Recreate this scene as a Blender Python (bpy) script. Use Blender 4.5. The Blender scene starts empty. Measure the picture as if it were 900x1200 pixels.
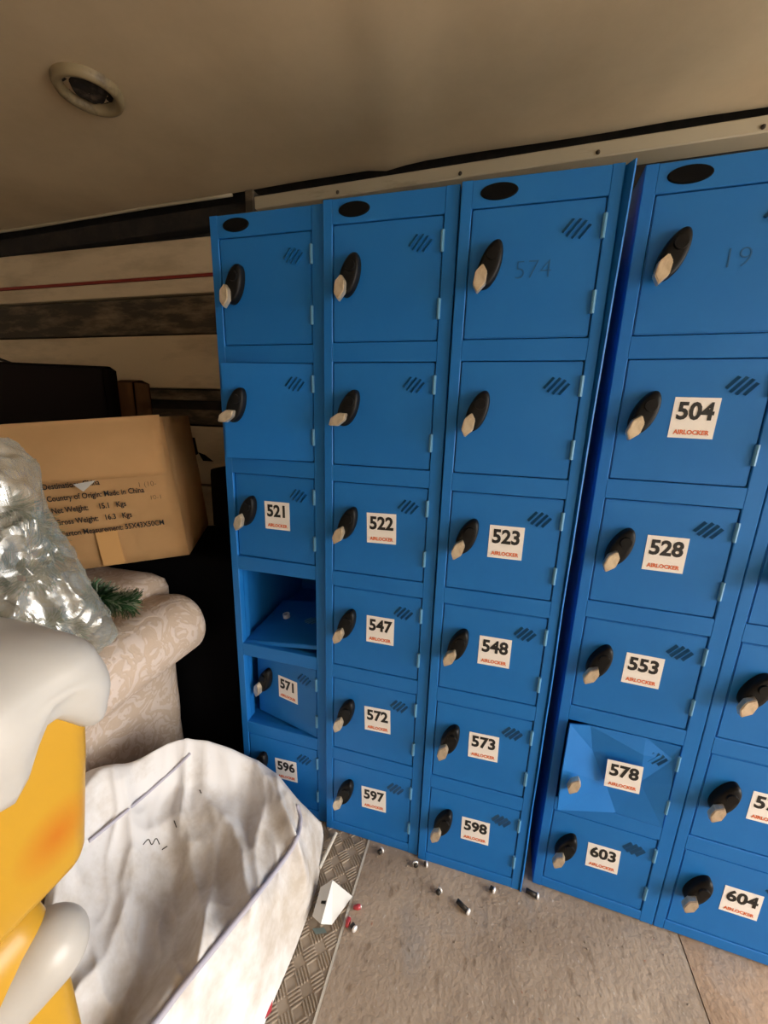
import bpy, bmesh, math, random
from mathutils import Vector, Matrix, noise, Euler
from mathutils.bvhtree import BVHTree
random.seed(7)
S = bpy.context.scene
COL = S.collection
# ------------------------------------------------------------------ camera
F_PX = 462.16
CAM_LOC = Vector((.732, -.9637, 1.3324)); CAM_ROT = Euler((1.3322, -.03, .2697), 'XYZ')
cam = bpy.data.cameras.new('camera'); camo = bpy.data.objects.new('camera', cam); COL.objects.link(camo)
camo.location = CAM_LOC; camo.rotation_euler = CAM_ROT
cam.sensor_fit = 'HORIZONTAL'; cam.sensor_width = 36.0; cam.lens = 36.0 * F_PX / 900.0
cam.clip_start = .01
S.camera = camo
# ------------------------------------------------------------------ room size, daylight, exposure
X0R, X1R, Y0R, Y1R, ZC = -2.3, 3.7, -1.9, .56, 2.15
DY0, DY1, DZ = -1.84, .50, 2.06           # the open tail end of the truck body, to the right of the camera
w = bpy.data.worlds.new('sky'); S.world = w; w.use_nodes = True
bgn = w.node_tree.nodes['Background']
bgn.inputs[0].default_value = (1.0, .97, .93, 1); bgn.inputs[1].default_value = 9.0
pl = bpy.data.lights.new('doorway_portal', 'AREA'); pl.shape = 'RECTANGLE'; pl.size = DY1 - DY0; pl.size_y = DZ
plo = bpy.data.objects.new('doorway_portal', pl); COL.objects.link(plo)
plo.location = (X1R + .06, (DY0 + DY1) / 2, DZ / 2); plo.rotation_euler = (math.radians(90), 0, math.radians(90))
pl.cycles.is_portal = True
S.view_settings.view_transform = 'Standard'; S.view_settings.look = 'None'; S.view_settings.gamma = 1
S.view_settings.use_curve_mapping = False
S.view_settings.exposure = 0.58

# ------------------------------------------------------------------ pixel -> direction helpers (900 x 1200 frame)
RM = CAM_ROT.to_matrix()
def ray(x, y): return RM @ Vector(((x - 450) / F_PX, (600 - y) / F_PX, -1.0))
def onx(x, y, X): d = ray(x, y); return CAM_LOC + d * ((X - CAM_LOC.x) / d.x)
def ony(x, y, Y): d = ray(x, y); return CAM_LOC + d * ((Y - CAM_LOC.y) / d.y)
def onz(x, y, Z): d = ray(x, y); return CAM_LOC + d * ((Z - CAM_LOC.z) / d.z)
def atd(x, y, D): return CAM_LOC + ray(x, y).normalized() * D

# ------------------------------------------------------------------ materials
MATS = {}
def mat(name, col, rough=.6, metal=0., col2=None, scale=8., lo=.4, hi=.65, bump=0., bscale=40., detail=6., spec=.5, stretch=None, coat=0.):
    m = bpy.data.materials.new(name); m.use_nodes = True; nt = m.node_tree; b = nt.nodes['Principled BSDF']
    b.inputs['Base Color'].default_value = (*col, 1); b.inputs['Roughness'].default_value = rough
    b.inputs['Metallic'].default_value = metal; b.inputs['Specular IOR Level'].default_value = spec
    b.inputs['Coat Weight'].default_value = coat
    tc = nt.nodes.new('ShaderNodeTexCoord'); src = tc.outputs['Object']
    if stretch:
        mp = nt.nodes.new('ShaderNodeMapping'); mp.inputs['Scale'].default_value = stretch
        nt.links.new(src, mp.inputs[0]); src = mp.outputs[0]
    if col2:
        n = nt.nodes.new('ShaderNodeTexNoise'); n.inputs['Scale'].default_value = scale; n.inputs['Detail'].default_value = detail
        n.inputs['Roughness'].default_value = .65
        nt.links.new(src, n.inputs['Vector'])
        r = nt.nodes.new('ShaderNodeValToRGB'); r.color_ramp.elements[0].position = lo; r.color_ramp.elements[1].position = hi
        r.color_ramp.elements[0].color = (*col, 1); r.color_ramp.elements[1].color = (*col2, 1)
        nt.links.new(n.outputs['Fac'], r.inputs[0]); nt.links.new(r.outputs[0], b.inputs['Base Color'])
    if bump:
        n2 = nt.nodes.new('ShaderNodeTexNoise'); n2.inputs['Scale'].default_value = bscale; n2.inputs['Detail'].default_value = 5
        nt.links.new(src, n2.inputs['Vector'])
        bp = nt.nodes.new('ShaderNodeBump'); bp.inputs['Strength'].default_value = bump; bp.inputs['Distance'].default_value = .01
        nt.links.new(n2.outputs['Fac'], bp.inputs['Height']); nt.links.new(bp.outputs[0], b.inputs['Normal'])
    MATS[name] = m; return m
mat('blue_paint', (.006, .150, .50), .5, col2=(.014, .178, .54), scale=5, lo=.35, hi=.75, bump=.05, bscale=9, spec=.35)
mat('blue_edge', (.10, .30, .52), .45)
mat('louvre_blue', (.004, .11, .31), .5)
mat('black_plastic', (.004, .004, .0045), .45, col2=(.009, .009, .009), scale=30, spec=.2)
mat('lock_rim', (.03, .028, .026), .3, metal=.3)
mat('badge_black', (.004, .004, .004), .8, spec=.1)
mat('latch_metal', (.82, .72, .57), .36, metal=.7, col2=(.62, .52, .38), scale=60)
mat('sticker_white', (.90, .87, .84), .5)
mat('ink_black', (.012, .012, .012), .6)
mat('ink_orange', (.72, .16, .06), .6)
mat('ink_scribble', (.006, .10, .28), .6)
mat('ceiling_panel', (.64, .51, .335), .7, col2=(.50, .39, .25), scale=2.2, lo=.35, hi=.75, bump=.12, bscale=7)
mat('rail_cream', (.46, .40, .29), .6, col2=(.16, .12, .07), scale=9, lo=.55, hi=.8, stretch=(.35, 1, 1.6))
mat('wall_cream', (.66, .53, .36), .65, col2=(.30, .22, .13), scale=5, lo=.48, hi=.85, stretch=(.4, 1, 1.5))
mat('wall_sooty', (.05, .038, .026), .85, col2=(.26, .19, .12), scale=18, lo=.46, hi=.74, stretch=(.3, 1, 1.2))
mat('wall_black', (.012, .010, .009), .9, col2=(.04, .03, .022), scale=14, lo=.45, hi=.8)
mat('wall_plain', (.60, .53, .42), .7)
mat('red_paint', (.25, .02, .012), .6)
mat('vent_rim', (.26, .20, .11), .5, col2=(.05, .03, .015), scale=14, lo=.5, hi=.7)
mat('vent_dark', (.012, .009, .007), .9, col2=(.12, .09, .07), scale=22, lo=.5, hi=.75)
def worn(name, c1, c2, c3):
    m = mat(name, c1, .88, col2=c2, scale=3.2, lo=.38, hi=.68, bump=.3, bscale=70, spec=.25); nt = m.node_tree; b = nt.nodes['Principled BSDF']
    src = b.inputs['Base Color'].links[0].from_socket; tc = [n for n in nt.nodes if n.type == 'TEX_COORD'][0]
    for sc, lo, hi, col, st in ((38, .60, .72, c3, (1, .5, 1)), (95, .66, .74, (.56, .50, .44), (1, .6, 1)), (6, .55, .72, (.30, .275, .255), (1, .6, 1)), (55, .70, .76, (.30, .12, .07), (1, 1, 1))):
        mp = nt.nodes.new('ShaderNodeMapping'); mp.inputs['Scale'].default_value = st; mp.inputs['Location'].default_value = (sc, sc * .7, 0)
        n = nt.nodes.new('ShaderNodeTexNoise'); n.inputs['Scale'].default_value = sc; n.inputs['Detail'].default_value = 3
        r = nt.nodes.new('ShaderNodeMapRange'); r.inputs[1].default_value = lo; r.inputs[2].default_value = hi; r.inputs[4].default_value = .75
        mx = nt.nodes.new('ShaderNodeMix'); mx.data_type = 'RGBA'
        nt.links.new(tc.outputs['Object'], mp.inputs[0]); nt.links.new(mp.outputs[0], n.inputs['Vector']); nt.links.new(n.outputs['Fac'], r.inputs[0])
        nt.links.new(r.outputs[0], mx.inputs['Factor']); nt.links.new(src, mx.inputs['A']); mx.inputs['B'].default_value = (*col, 1); src = mx.outputs['Result']
    nt.links.new(src, b.inputs['Base Color'])
worn('plywood', (.44, .355, .275), (.29, .225, .17), (.20, .145, .10))
worn('plywood_brown', (.40, .285, .20), (.28, .19, .125), (.20, .13, .085))
mat('tread_plate', (.37, .30, .23), .75, col2=(.26, .205, .15), scale=9, lo=.4, hi=.7)
mat('cardboard', (.74, .47, .22), .75, col2=(.67, .42, .19), scale=3, lo=.4, hi=.7, bump=.06, bscale=14)
mat('cardboard_tape', (.54, .30, .11), .6)
mat('cardboard_dark', (.16, .075, .028), .8, col2=(.12, .055, .02), scale=5)
mat('carton_black', (.008, .005, .004), .8, spec=.1)
mat('black_cloth', (.003, .003, .004), .9, spec=.05, bump=.2, bscale=6)
mat('white_sheet', (.72, .70, .69), .85, col2=(.46, .40, .335), scale=3.6, lo=.46, hi=.66, bump=.15, bscale=16)  # tan noise patches put both dirt and fold shading into the cloth colour
mat('piping_lilac', (.42, .40, .47), .7)
mat('white_plastic', (.52, .505, .475), .38, col2=(.47, .445, .41), scale=4, coat=.12)
mat('paper_white', (.70, .69, .66), .7)
mat('tube_pale', (.62, .58, .50), .5)
mat('steel_bright', (.9, .88, .86), .3, metal=.4)
mat('steel_dark', (.05, .045, .04), .5, metal=.6)
mat('red_plastic', (.42, .04, .05), .35)
mat('fir_green', (.035, .115, .04), .6, col2=(.07, .19, .075), scale=30)
mat('fir_pale', (.30, .36, .26), .6)
mat('cord_black', (.01, .01, .01), .7)
mat('yard_concrete', (.40, .38, .34), .9, col2=(.32, .30, .27), scale=.6)
mat('teal_scrap', (.28, .36, .36), .6)
def special():
    # yellow figure with an airbrushed orange spot
    m = mat('yellow_plastic', (.52, .285, .02), .35, coat=.1); nt = m.node_tree; b = nt.nodes['Principled BSDF']
    g = nt.nodes.new('ShaderNodeTexGradient'); g.gradient_type = 'SPHERICAL'
    mp = nt.nodes.new('ShaderNodeMapping'); mp.vector_type = 'POINT'; tc = nt.nodes.new('ShaderNodeTexCoord')
    nt.links.new(tc.outputs['Object'], mp.inputs[0]); nt.links.new(mp.outputs[0], g.inputs[0])
    c = SPOT; s = 1 / .055
    mp.inputs['Scale'].default_value = (s, s, s); mp.inputs['Location'].default_value = (-c.x * s, -c.y * s, -c.z * s)
    r = nt.nodes.new('ShaderNodeValToRGB'); r.color_ramp.elements[0].color = (.52, .285, .02, 1)
    r.color_ramp.elements[1].color = (.50, .16, .008, 1); r.color_ramp.elements[0].position = .05; r.color_ramp.elements[1].position = .95
    nt.links.new(g.outputs['Fac'], r.inputs[0]); nt.links.new(r.outputs[0], b.inputs['Base Color'])
def damask():
    m = mat('damask', (.60, .47, .38), .6); nt = m.node_tree; b = nt.nodes['Principled BSDF']
    tc = nt.nodes.new('ShaderNodeTexCoord')
    n = nt.nodes.new('ShaderNodeTexNoise'); n.inputs['Scale'].default_value = 15; n.inputs['Detail'].default_value = 2; n.inputs['Distortion'].default_value = 2.2
    nt.links.new(tc.outputs['Object'], n.inputs['Vector'])
    mu = nt.nodes.new('ShaderNodeMath'); mu.operation = 'MULTIPLY'; mu.inputs[1].default_value = 20
    si = nt.nodes.new('ShaderNodeMath'); si.operation = 'SINE'
    nt.links.new(n.outputs['Fac'], mu.inputs[0]); nt.links.new(mu.outputs[0], si.inputs[0])
    r = nt.nodes.new('ShaderNodeValToRGB'); r.color_ramp.elements[0].position = .35; r.color_ramp.elements[1].position = .65
    r.color_ramp.elements[0].color = (.54, .42, .325, 1); r.color_ramp.elements[1].color = (.63, .525, .455, 1)
    mr = nt.nodes.new('ShaderNodeMapRange'); mr.inputs[1].default_value = -1; mr.inputs[2].default_value = 1
    nt.links.new(si.outputs[0], mr.inputs[0]); nt.links.new(mr.outputs[0], r.inputs[0]); nt.links.new(r.outputs[0], b.inputs['Base Color'])
    bp = nt.nodes.new('ShaderNodeBump'); bp.inputs['Strength'].default_value = .3; bp.inputs['Distance'].default_value = .004
    nt.links.new(mr.outputs[0], bp.inputs['Height']); nt.links.new(bp.outputs[0], b.inputs['Normal'])
def film():
    m = bpy.data.materials.new('clear_film'); m.use_nodes = True; nt = m.node_tree; nt.nodes.clear()
    o = nt.nodes.new('ShaderNodeOutputMaterial'); mx = nt.nodes.new('ShaderNodeMixShader'); mx2 = nt.nodes.new('ShaderNodeMixShader')
    tr = nt.nodes.new('ShaderNodeBsdfTransparent'); gl = nt.nodes.new('ShaderNodeBsdfGlossy'); df = nt.nodes.new('ShaderNodeBsdfDiffuse')
    tr.inputs[0].default_value = (.95, .96, .95, 1); gl.inputs['Roughness'].default_value = .24; gl.inputs[0].default_value = (.95, .95, .95, 1)
    df.inputs[0].default_value = (.50, .51, .45, 1)
    tc = nt.nodes.new('ShaderNodeTexCoord'); n = nt.nodes.new('ShaderNodeTexNoise'); n.inputs['Scale'].default_value = 7; n.inputs['Detail'].default_value = 4
    nt.links.new(tc.outputs['Object'], n.inputs['Vector'])
    r = nt.nodes.new('ShaderNodeMapRange'); r.inputs[1].default_value = .35; r.inputs[2].default_value = .7; r.inputs[3].default_value = .28; r.inputs[4].default_value = .62
    nt.links.new(n.outputs['Fac'], r.inputs[0])
    mx2.inputs[0].default_value = .62
    nt.links.new(gl.outputs[0], mx2.inputs[1]); nt.links.new(df.outputs[0], mx2.inputs[2])
    nt.links.new(r.outputs[0], mx.inputs[0]); nt.links.new(tr.outputs[0], mx.inputs[1]); nt.links.new(mx2.outputs[0], mx.inputs[2])
    nt.links.new(mx.outputs[0], o.inputs[0]); MATS['clear_film'] = m

# ------------------------------------------------------------------ object helpers
def mesh_from(bm, name):
    me = bpy.data.meshes.new(name); bm.normal_update(); bm.to_mesh(me); bm.free(); return me
def link(name, me, m, parent=None, smooth=False):
    o = bpy.data.objects.new(name, me); COL.objects.link(o)
    if m and not me.materials: me.materials.append(MATS[m])
    if smooth:
        for p in me.polygons: p.use_smooth = True
    if parent: o.parent = parent
    return o
def tag(o, label, cat, group=None):
    o['label'] = label; o['category'] = cat
    if group: o['group'] = group
    return o
def empty(name, loc=(0, 0, 0), rz=0):
    o = bpy.data.objects.new(name, None); COL.objects.link(o); o.location = loc; o.rotation_euler = (0, 0, rz); o.empty_display_size = .05; return o
def box(bm, x0, x1, y0, y1, z0, z1, mi=0):
    vs = [bm.verts.new(p) for p in ((x0, y0, z0), (x1, y0, z0), (x1, y1, z0), (x0, y1, z0), (x0, y0, z1), (x1, y0, z1), (x1, y1, z1), (x0, y1, z1))]
    for f in ((0, 3, 2, 1), (4, 5, 6, 7), (0, 1, 5, 4), (1, 2, 6, 5), (2, 3, 7, 6), (3, 0, 4, 7)):
        bm.faces.new([vs[i] for i in f]).material_index = mi
    return vs
def boxes(name, lst, m, parent=None, bevel=0.):
    bm = bmesh.new()
    for b in lst: box(bm, *b)
    if bevel: bmesh.ops.bevel(bm, geom=bm.edges[:], offset=bevel, segments=1, affect='EDGES')
    return link(name, mesh_from(bm, name), m, parent)
def box_mesh(name, b, bevel=0., seg=1):
    bm = bmesh.new(); box(bm, *b)
    if bevel: bmesh.ops.bevel(bm, geom=bm.edges[:], offset=bevel, segments=seg, affect='EDGES')
    return mesh_from(bm, name)
def tube(bm, pts, r, n=8, cap=True):
    pts = [Vector(p) for p in pts]; rings = []
    rr = r if isinstance(r, (list, tuple)) else [r] * len(pts)
    t0 = None
    for i, p in enumerate(pts):
        t = (pts[min(i + 1, len(pts) - 1)] - pts[max(i - 1, 0)]).normalized()
        a = t.orthogonal().normalized() if t0 is None else (t0 - t * t0.dot(t)).normalized()
        t0 = a; b = t.cross(a)
        rings.append([bm.verts.new(p + (a * math.cos(2 * math.pi * k / n) + b * math.sin(2 * math.pi * k / n)) * rr[i]) for k in range(n)])
    for i in range(len(rings) - 1):
        for k in range(n): bm.faces.new((rings[i][k], rings[i][(k + 1) % n], rings[i + 1][(k + 1) % n], rings[i + 1][k]))
    if cap: bm.faces.new(rings[0][::-1]); bm.faces.new(rings[-1])
def lathe(bm, prof, n=48, close_bottom=False, close_top=False, c=(0, 0)):
    rings = [[bm.verts.new((c[0] + r * math.cos(2 * math.pi * k / n), c[1] + r * math.sin(2 * math.pi * k / n), z)) for k in range(n)] for r, z in prof]
    for i in range(len(rings) - 1):
        for k in range(n): bm.faces.new((rings[i][k], rings[i][(k + 1) % n], rings[i + 1][(k + 1) % n], rings[i + 1][k]))
    if close_bottom: bm.faces.new(rings[0][::-1])
    if close_top: bm.faces.new(rings[-1])
def smooth_path(pts, n=8):
    pts = [Vector(p) for p in pts]; out = []
    for i in range(len(pts) - 1):
        p0, p1, p2, p3 = pts[max(i - 1, 0)], pts[i], pts[i + 1], pts[min(i + 2, len(pts) - 1)]
        for k in range(n):
            t = k / n
            out.append(.5 * ((2 * p1) + (p2 - p0) * t + (2 * p0 - 5 * p1 + 4 * p2 - p3) * t * t + (3 * p1 - p0 - 3 * p2 + p3) * t ** 3))
    out.append(pts[-1]); return out
TXT = {}
def text_mesh(s, size, offset=0., align='CENTER', sx=1.):
    k = (s, size, offset, align, sx)
    if k in TXT: return TXT[k]
    cu = bpy.data.curves.new('lettering', 'FONT'); cu.body = s; cu.size = size; cu.offset = offset; cu.align_x = align; cu.align_y = 'CENTER'
    cu.extrude = .0002; cu.resolution_u = 3; cu.fill_mode = 'BOTH'
    o = bpy.data.objects.new('lettering', cu); COL.objects.link(o); bpy.context.view_layer.update()
    dg = bpy.context.evaluated_depsgraph_get(); me = bpy.data.meshes.new_from_object(o.evaluated_get(dg))
    bpy.data.objects.remove(o); bpy.data.curves.remove(cu)
    for v in me.vertices: v.co = Vector((v.co.x * sx, -v.co.z, v.co.y))     # stands upright in the xz plane, faces -y
    TXT[k] = me; return me

# ------------------------------------------------------------------ setting
def structure(o): o['kind'] = 'structure'; return o
def build_setting():
    fl = structure(boxes('floor', [(X0R, X1R, Y0R, Y1R + .3, -.08, -.004)], 'tread_plate'))
    boxes('floor_panel', [(.465, 1.330, Y0R + .02, Y1R, -.004, 0)], 'plywood', fl)
    boxes('floor_seam', [(.458, .4648, Y0R + .02, Y1R, -.004, -.0005)], 'tube_pale', fl)
    boxes('floor_panel', [(1.333, X1R, Y0R + .02, Y1R, -.004, .0005)], 'plywood_brown', fl)
    # raised bars of the tread plate left of the plywood edge: groups of five short bars, alternating direction
    bm = bmesh.new(); p = .040
    for i in range(-18, 12):
        for j in range(-16, 14):
            cx, cy = .43 + (i - 9) * p + p * .25, -.2 + j * p
            if cx > .45 or cx < -.4 or cy > .3: continue
            ang = math.radians(45 if (i + j) % 2 else -45); dx, dy = math.cos(ang), math.sin(ang)
            for k in range(-2, 3):
                ox, oy = cx - dy * k * .0072, cy + dx * k * .0072
                vs = []
                for s, t, z in ((-1, -1, -.004), (1, -1, -.004), (1, 1, -.004), (-1, 1, -.004), (-.85, -.4, -.001), (.85, -.4, -.001), (.85, .4, -.001), (-.85, .4, -.001)):
                    vs.append(bm.verts.new((ox + dx * s * .0165 - dy * t * .0026, oy + dy * s * .0165 + dx * t * .0026, z)))
                for f in ((4, 5, 6, 7), (0, 1, 5, 4), (1, 2, 6, 5), (2, 3, 7, 6), (3, 0, 4, 7)): bm.faces.new([vs[q] for q in f])
    t = link('tread_bars', mesh_from(bm, 'tread_bars'), 'tread_plate', fl); t['kind'] = 'stuff'
    # ceiling: buckled sheet
    bm = bmesh.new(); nx, ny = 90, 60; g = []
    for j in range(ny + 1):
        row = []
        for i in range(nx + 1):
            x = X0R + (X1R - X0R) * i / nx; y = Y0R + (Y1R - .02 - Y0R) * j / ny
            e = max(0, (y - .15) / .4)
            z = ZC + .024 * (x - .4) + .008 * noise.noise(Vector((x * .9, y * 1.1, 3.1))) + .006 * noise.noise(Vector((x * 2.6, y * 2.2, 7)))
            z += -.006 * e * (.5 + .5 * noise.noise(Vector((x * 3.1, 5, 1)))) - .012 * math.exp(-((x - .45 + .25 * y) / .05) ** 2) * (y > -1.2)
            row.append(bm.verts.new((x, y, z)))
        g.append(row)
    for j in range(ny):
        for i in range(nx): bm.faces.new((g[j][i], g[j + 1][i], g[j + 1][i + 1], g[j][i + 1]))
    ce = structure(link('ceiling', mesh_from(bm, 'ceiling'), 'ceiling_panel', smooth=True))
    boxes('roof_deck', [(X0R - .1, X1R + .1, Y0R - .1, Y1R + .3, ZC + .05, ZC + .1)], 'wall_plain', ce)
    # back wall: backing plus horizontal boards and recessed rails
    wb = structure(boxes('wall_back', [(X0R, X1R, Y1R + .04, Y1R + .1, -.08, ZC + .06)], 'wall_black'))
    Y = Y1R
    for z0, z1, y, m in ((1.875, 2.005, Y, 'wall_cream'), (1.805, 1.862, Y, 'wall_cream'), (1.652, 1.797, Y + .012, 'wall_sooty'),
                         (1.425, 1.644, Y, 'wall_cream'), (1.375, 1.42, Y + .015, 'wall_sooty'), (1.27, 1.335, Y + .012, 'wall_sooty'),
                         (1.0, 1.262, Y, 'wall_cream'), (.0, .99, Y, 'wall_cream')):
        bm = bmesh.new(); box(bm, X0R, X1R, y, Y + .045, z0, z1)
        bmesh.ops.bevel(bm, geom=bm.edges[:], offset=.003, segments=1, affect='EDGES')
        link('wall_board', mesh_from(bm, 'wall_board'), m, wb)
    boxes('painted_stripe', [(X0R, X1R, Y - .003, Y + .03, 1.863, 1.8735)], 'red_paint', wb)
    # torn dark patches on the lower boards, behind the carton
    bm = bmesh.new()
    for pts in (((210, 512), (228, 513), (232, 532), (222, 537), (214, 528)), ((232, 530), (240, 533), (250, 541), (238, 540))):
        vs = [bm.verts.new(ony(x, y, Y - .002)) for x, y in pts]; f = bm.faces.new(vs)
        r = bmesh.ops.extrude_face_region(bm, geom=[f]); bmesh.ops.translate(bm, verts=[v for v in r['geom'] if isinstance(v, bmesh.types.BMVert)], vec=(0, .004, 0))
    bmesh.ops.recalc_face_normals(bm, faces=bm.faces[:])
    link('torn_tape', mesh_from(bm, 'torn_tape'), 'carton_black', wb)
    # rail under the ceiling edge
    def sheared(name, x0, x1, y0, z0, z1, m):
        bm = bmesh.new(); box(bm, x0, x1, y0, Y + .04, z0, z1)
        bmesh.ops.bevel(bm, geom=bm.edges[:], offset=.003, segments=1, affect='EDGES')
        for q in bm.verts: q.co.z += .026 * (q.co.x - .4)
        return structure(link(name, mesh_from(bm, name), m))
    t1 = sheared('trim_1', -.2, X1R, Y - .035, 2.078, 2.118, 'rail_cream')
    bm = bmesh.new()
    for x in (.13, .55, .95, 1.35):
        for zz in (2.09,):
            bmesh.ops.create_uvsphere(bm, u_segments=8, v_segments=5, radius=.006, matrix=Matrix.Translation((x, Y - .036, zz + .026 * (x - .4))))
    link('rivet', mesh_from(bm, 'rivet'), 'wall_sooty', t1)
    sheared('trim_2', -.235, -.2, Y - .04, 2.065, 2.14, 'wall_sooty')
    sheared('trim_3', X0R, -.236, Y - .012, 2.055, 2.12, 'wall_black')
    lip = []
    bm = bmesh.new()
    tube(bm, [(x, Y - .022, ZC - .008 + .024 * (x - .4) + .004 * noise.noise(Vector((x * 2, 0, 0)))) for x in [X0R + .1 * k for k in range(int((-.22 - X0R) / .1) + 1)]], .006, 6)
    structure(link('trim_4', mesh_from(bm, 'trim_4'), 'rail_cream', smooth=True))
    # other walls, with the open doorway
    structure(boxes('wall_left', [(X0R - .06, X0R, Y0R, Y1R + .1, -.08, ZC + .06)], 'wall_plain'))
    structure(boxes('wall_front', [(X0R, X1R, Y0R - .06, Y0R, -.08, ZC + .06)], 'wall_plain'))
    structure(boxes('wall_right', [(X1R, X1R + .06, Y0R, DY0, -.08, ZC + .06), (X1R, X1R + .06, DY1, Y1R + .1, -.08, ZC + .06), (X1R, X1R + .06, DY0, DY1, DZ, ZC + .06)], 'wall_plain'))
    structure(boxes('ground', [(X1R - 8, X1R + 40, -25, 25, -1.1, -1.0)], 'yard_concrete'))
build_setting()

def build_vent():
    c = onz(103, 99, ZC - .012)
    v = empty('ceiling_vent', (c.x, c.y, ZC - .004)); v.scale = (.9, .9, 1)
    tag(v, 'round grimy ceiling vent with a pale rolled rim and dark centre', 'vent')
    bm = bmesh.new(); lathe(bm, [(.087, 0), (.087, -.024), (.082, -.034), (.072, -.036), (.064, -.030), (.060, -.016), (.060, 0)], 48)
    link('rim', mesh_from(bm, 'rim'), 'vent_rim', v, True)
    bm = bmesh.new()
    lathe(bm, [(.062, -.016), (.045, -.014), (.040, -.026), (.020, -.028), (.001, -.027)], 40)
    for q in bm.verts: q.co += Vector((0, 0, .006 * noise.noise(q.co * 45)))
    link('insert', mesh_from(bm, 'insert'), 'vent_dark', v, True)
build_vent()

# ------------------------------------------------------------------ lockers
H, DEP = 1.8, .45
A_, B_, HDR, DH, GAP = .0234, .0218, .0498, .25, .0435
def rowz(r): return H - HDR - r * (DH + GAP)          # top of door r
DW0 = .2986 - A_ - B_
def make_carcass(W):
    bm = bmesh.new(); t = .022
    xr = W - (.2986 - DW0 - A_)                      # right edge of door opening
    xr = A_ + DW0
    box(bm, 0, A_, 0, t, 0, H); box(bm, xr, W, 0, t, 0, H)
    box(bm, A_, xr, 0, t, rowz(0), H)
    for r in range(5): box(bm, A_, xr, 0, t, rowz(r + 1), rowz(r) - DH)
    box(bm, A_, xr, 0, t, 0, rowz(5) - DH)
    bmesh.ops.bevel(bm, geom=[e for e in bm.edges if e.calc_length() > .2], offset=.0015, segments=1, affect='EDGES')
    box(bm, 0, .0015, t, DEP, 0, H); box(bm, W - .0015, W, t, DEP, 0, H)
    box(bm, .0015, W - .0015, DEP - .002, DEP, 0, H); box(bm, .0015, W - .0015, t, DEP - .002, H - .002, H); box(bm, .0015, W - .0015, t, DEP - .002, .02, .022)
    for r in range(5): box(bm, .002, W - .002, t, DEP - .002, rowz(r) - DH - .012, rowz(r) - DH - .008)
    # inner return lips
    for r in range(6):
        z1 = rowz(r); box(bm, A_ - .0015, A_, t, t + .02, z1 - DH, z1)
    return mesh_from(bm, 'carcass')
# door: origin at the hinge side (right) bottom front; x runs to -DWID
DWID, DHT = DW0 - .004, DH - .004
def door_mesh():
    bm = bmesh.new(); box(bm, -DWID, 0, 0, .016, 0, DHT)
    bmesh.ops.bevel(bm, geom=bm.edges[:], offset=.002, segments=2, affect='EDGES')
    return mesh_from(bm, 'door')
def dented_mesh():
    Wd, Hd = DWID, DHT
    # u from left 0..1, v from top 0..1 , y offset (minus = towards the viewer)
    P = dict(tl=(.0, .0, -.012), t1=(.20, .0, .0), t2=(.70, .0, .004), tr=(1, 0, 0), l1=(-.02, .5, -.034), bl=(-.01, 1.0, -.040), b1=(.40, 1.0, -.010), b2=(.58, 1.0, .004),
             c1=(.26, .30, .004), c2=(.44, .68, .006), c3=(.70, .18, -.004), c4=(.74, .55, .008), r1=(1, .45, 0), br=(1, 1, 0), r2=(.97, .18, .006))
    bm = bmesh.new(); V = {k: bm.verts.new((-Wd + u * Wd, y, Hd * (1 - v))) for k, (u, v, y) in P.items()}
    for f in ('tl l1 c1', 'l1 c2 c1', 'l1 bl c2', 'bl b1 c2', 'b1 b2 c2', 'tl c1 t1', 't1 c1 c3', 't1 c3 t2', 't2 c3 r2', 't2 r2 tr', 'tr r2 r1', 'c3 c4 r2', 'r2 c4 r1', 'c1 c2 c4', 'c1 c4 c3', 'c2 b2 c4', 'c4 b2 br', 'c4 br r1'):
        bm.faces.new([V[k] for k in f.split()])
    bmesh.ops.recalc_face_normals(bm, faces=bm.faces[:])
    r = bmesh.ops.solidify(bm, geom=bm.faces[:], thickness=.004)
    bmesh.ops.recalc_face_normals(bm, faces=bm.faces[:])
    return mesh_from(bm, 'dented_door')
def lock_meshes():
    # teardrop body in xz plane, origin at its centre, faces -y
    def outline(s=1., n=28):
        pts = []
        for k in range(n):
            a = 2 * math.pi * k / n; x = math.sin(a) * .0215 * s; z = math.cos(a) * .047 * s
            x *= 1 - .10 * (z / .047); pts.append((x, z))
        return pts
    bm = bmesh.new(); rings = []
    for s, y in ((1, 0), (1.0, -.012), (.94, -.019), (.80, -.022), (.5, -.0225)):
        rings.append([bm.verts.new((x, y, z)) for x, z in outline(s)])
    n = len(rings[0])
    for i in range(len(rings) - 1):
        for k in range(n): bm.faces.new((rings[i][k], rings[i][(k + 1) % n], rings[i + 1][(k + 1) % n], rings[i + 1][k]))
    bm.faces.new(rings[-1]); bmesh.ops.recalc_face_normals(bm, faces=bm.faces[:])
    body = mesh_from(bm, 'lock_body')
    for p in body.polygons: p.use_smooth = True
    bm = bmesh.new(); tube(bm, [(0, -.020, .016), (0, -.027, .016)], [.0125, .0115], 16); knob = mesh_from(bm, 'lock_knob')
    # metal latch: bent rhomboid lug with an eye, standing off the lower end
    bm = bmesh.new(); pr = [(-.018, .010), (-.002, .028), (.014, .014), (.017, -.012), (.000, -.034), (-.017, -.018)]
    v0 = [bm.verts.new((x, -.020, z)) for x, z in pr]; v1 = [bm.verts.new((x * .92, -.036, z * .92)) for x, z in pr]
    bm.faces.new(v0); bm.faces.new(v1[::-1])
    for k in range(6): bm.faces.new((v0[k], v1[k], v1[(k + 1) % 6], v0[(k + 1) % 6]))
    bmesh.ops.recalc_face_normals(bm, faces=bm.faces[:]); bmesh.ops.bevel(bm, geom=bm.edges[:], offset=.002, segments=2, affect='EDGES')
    latch = mesh_from(bm, 'latch')
    return body, knob, latch
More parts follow.
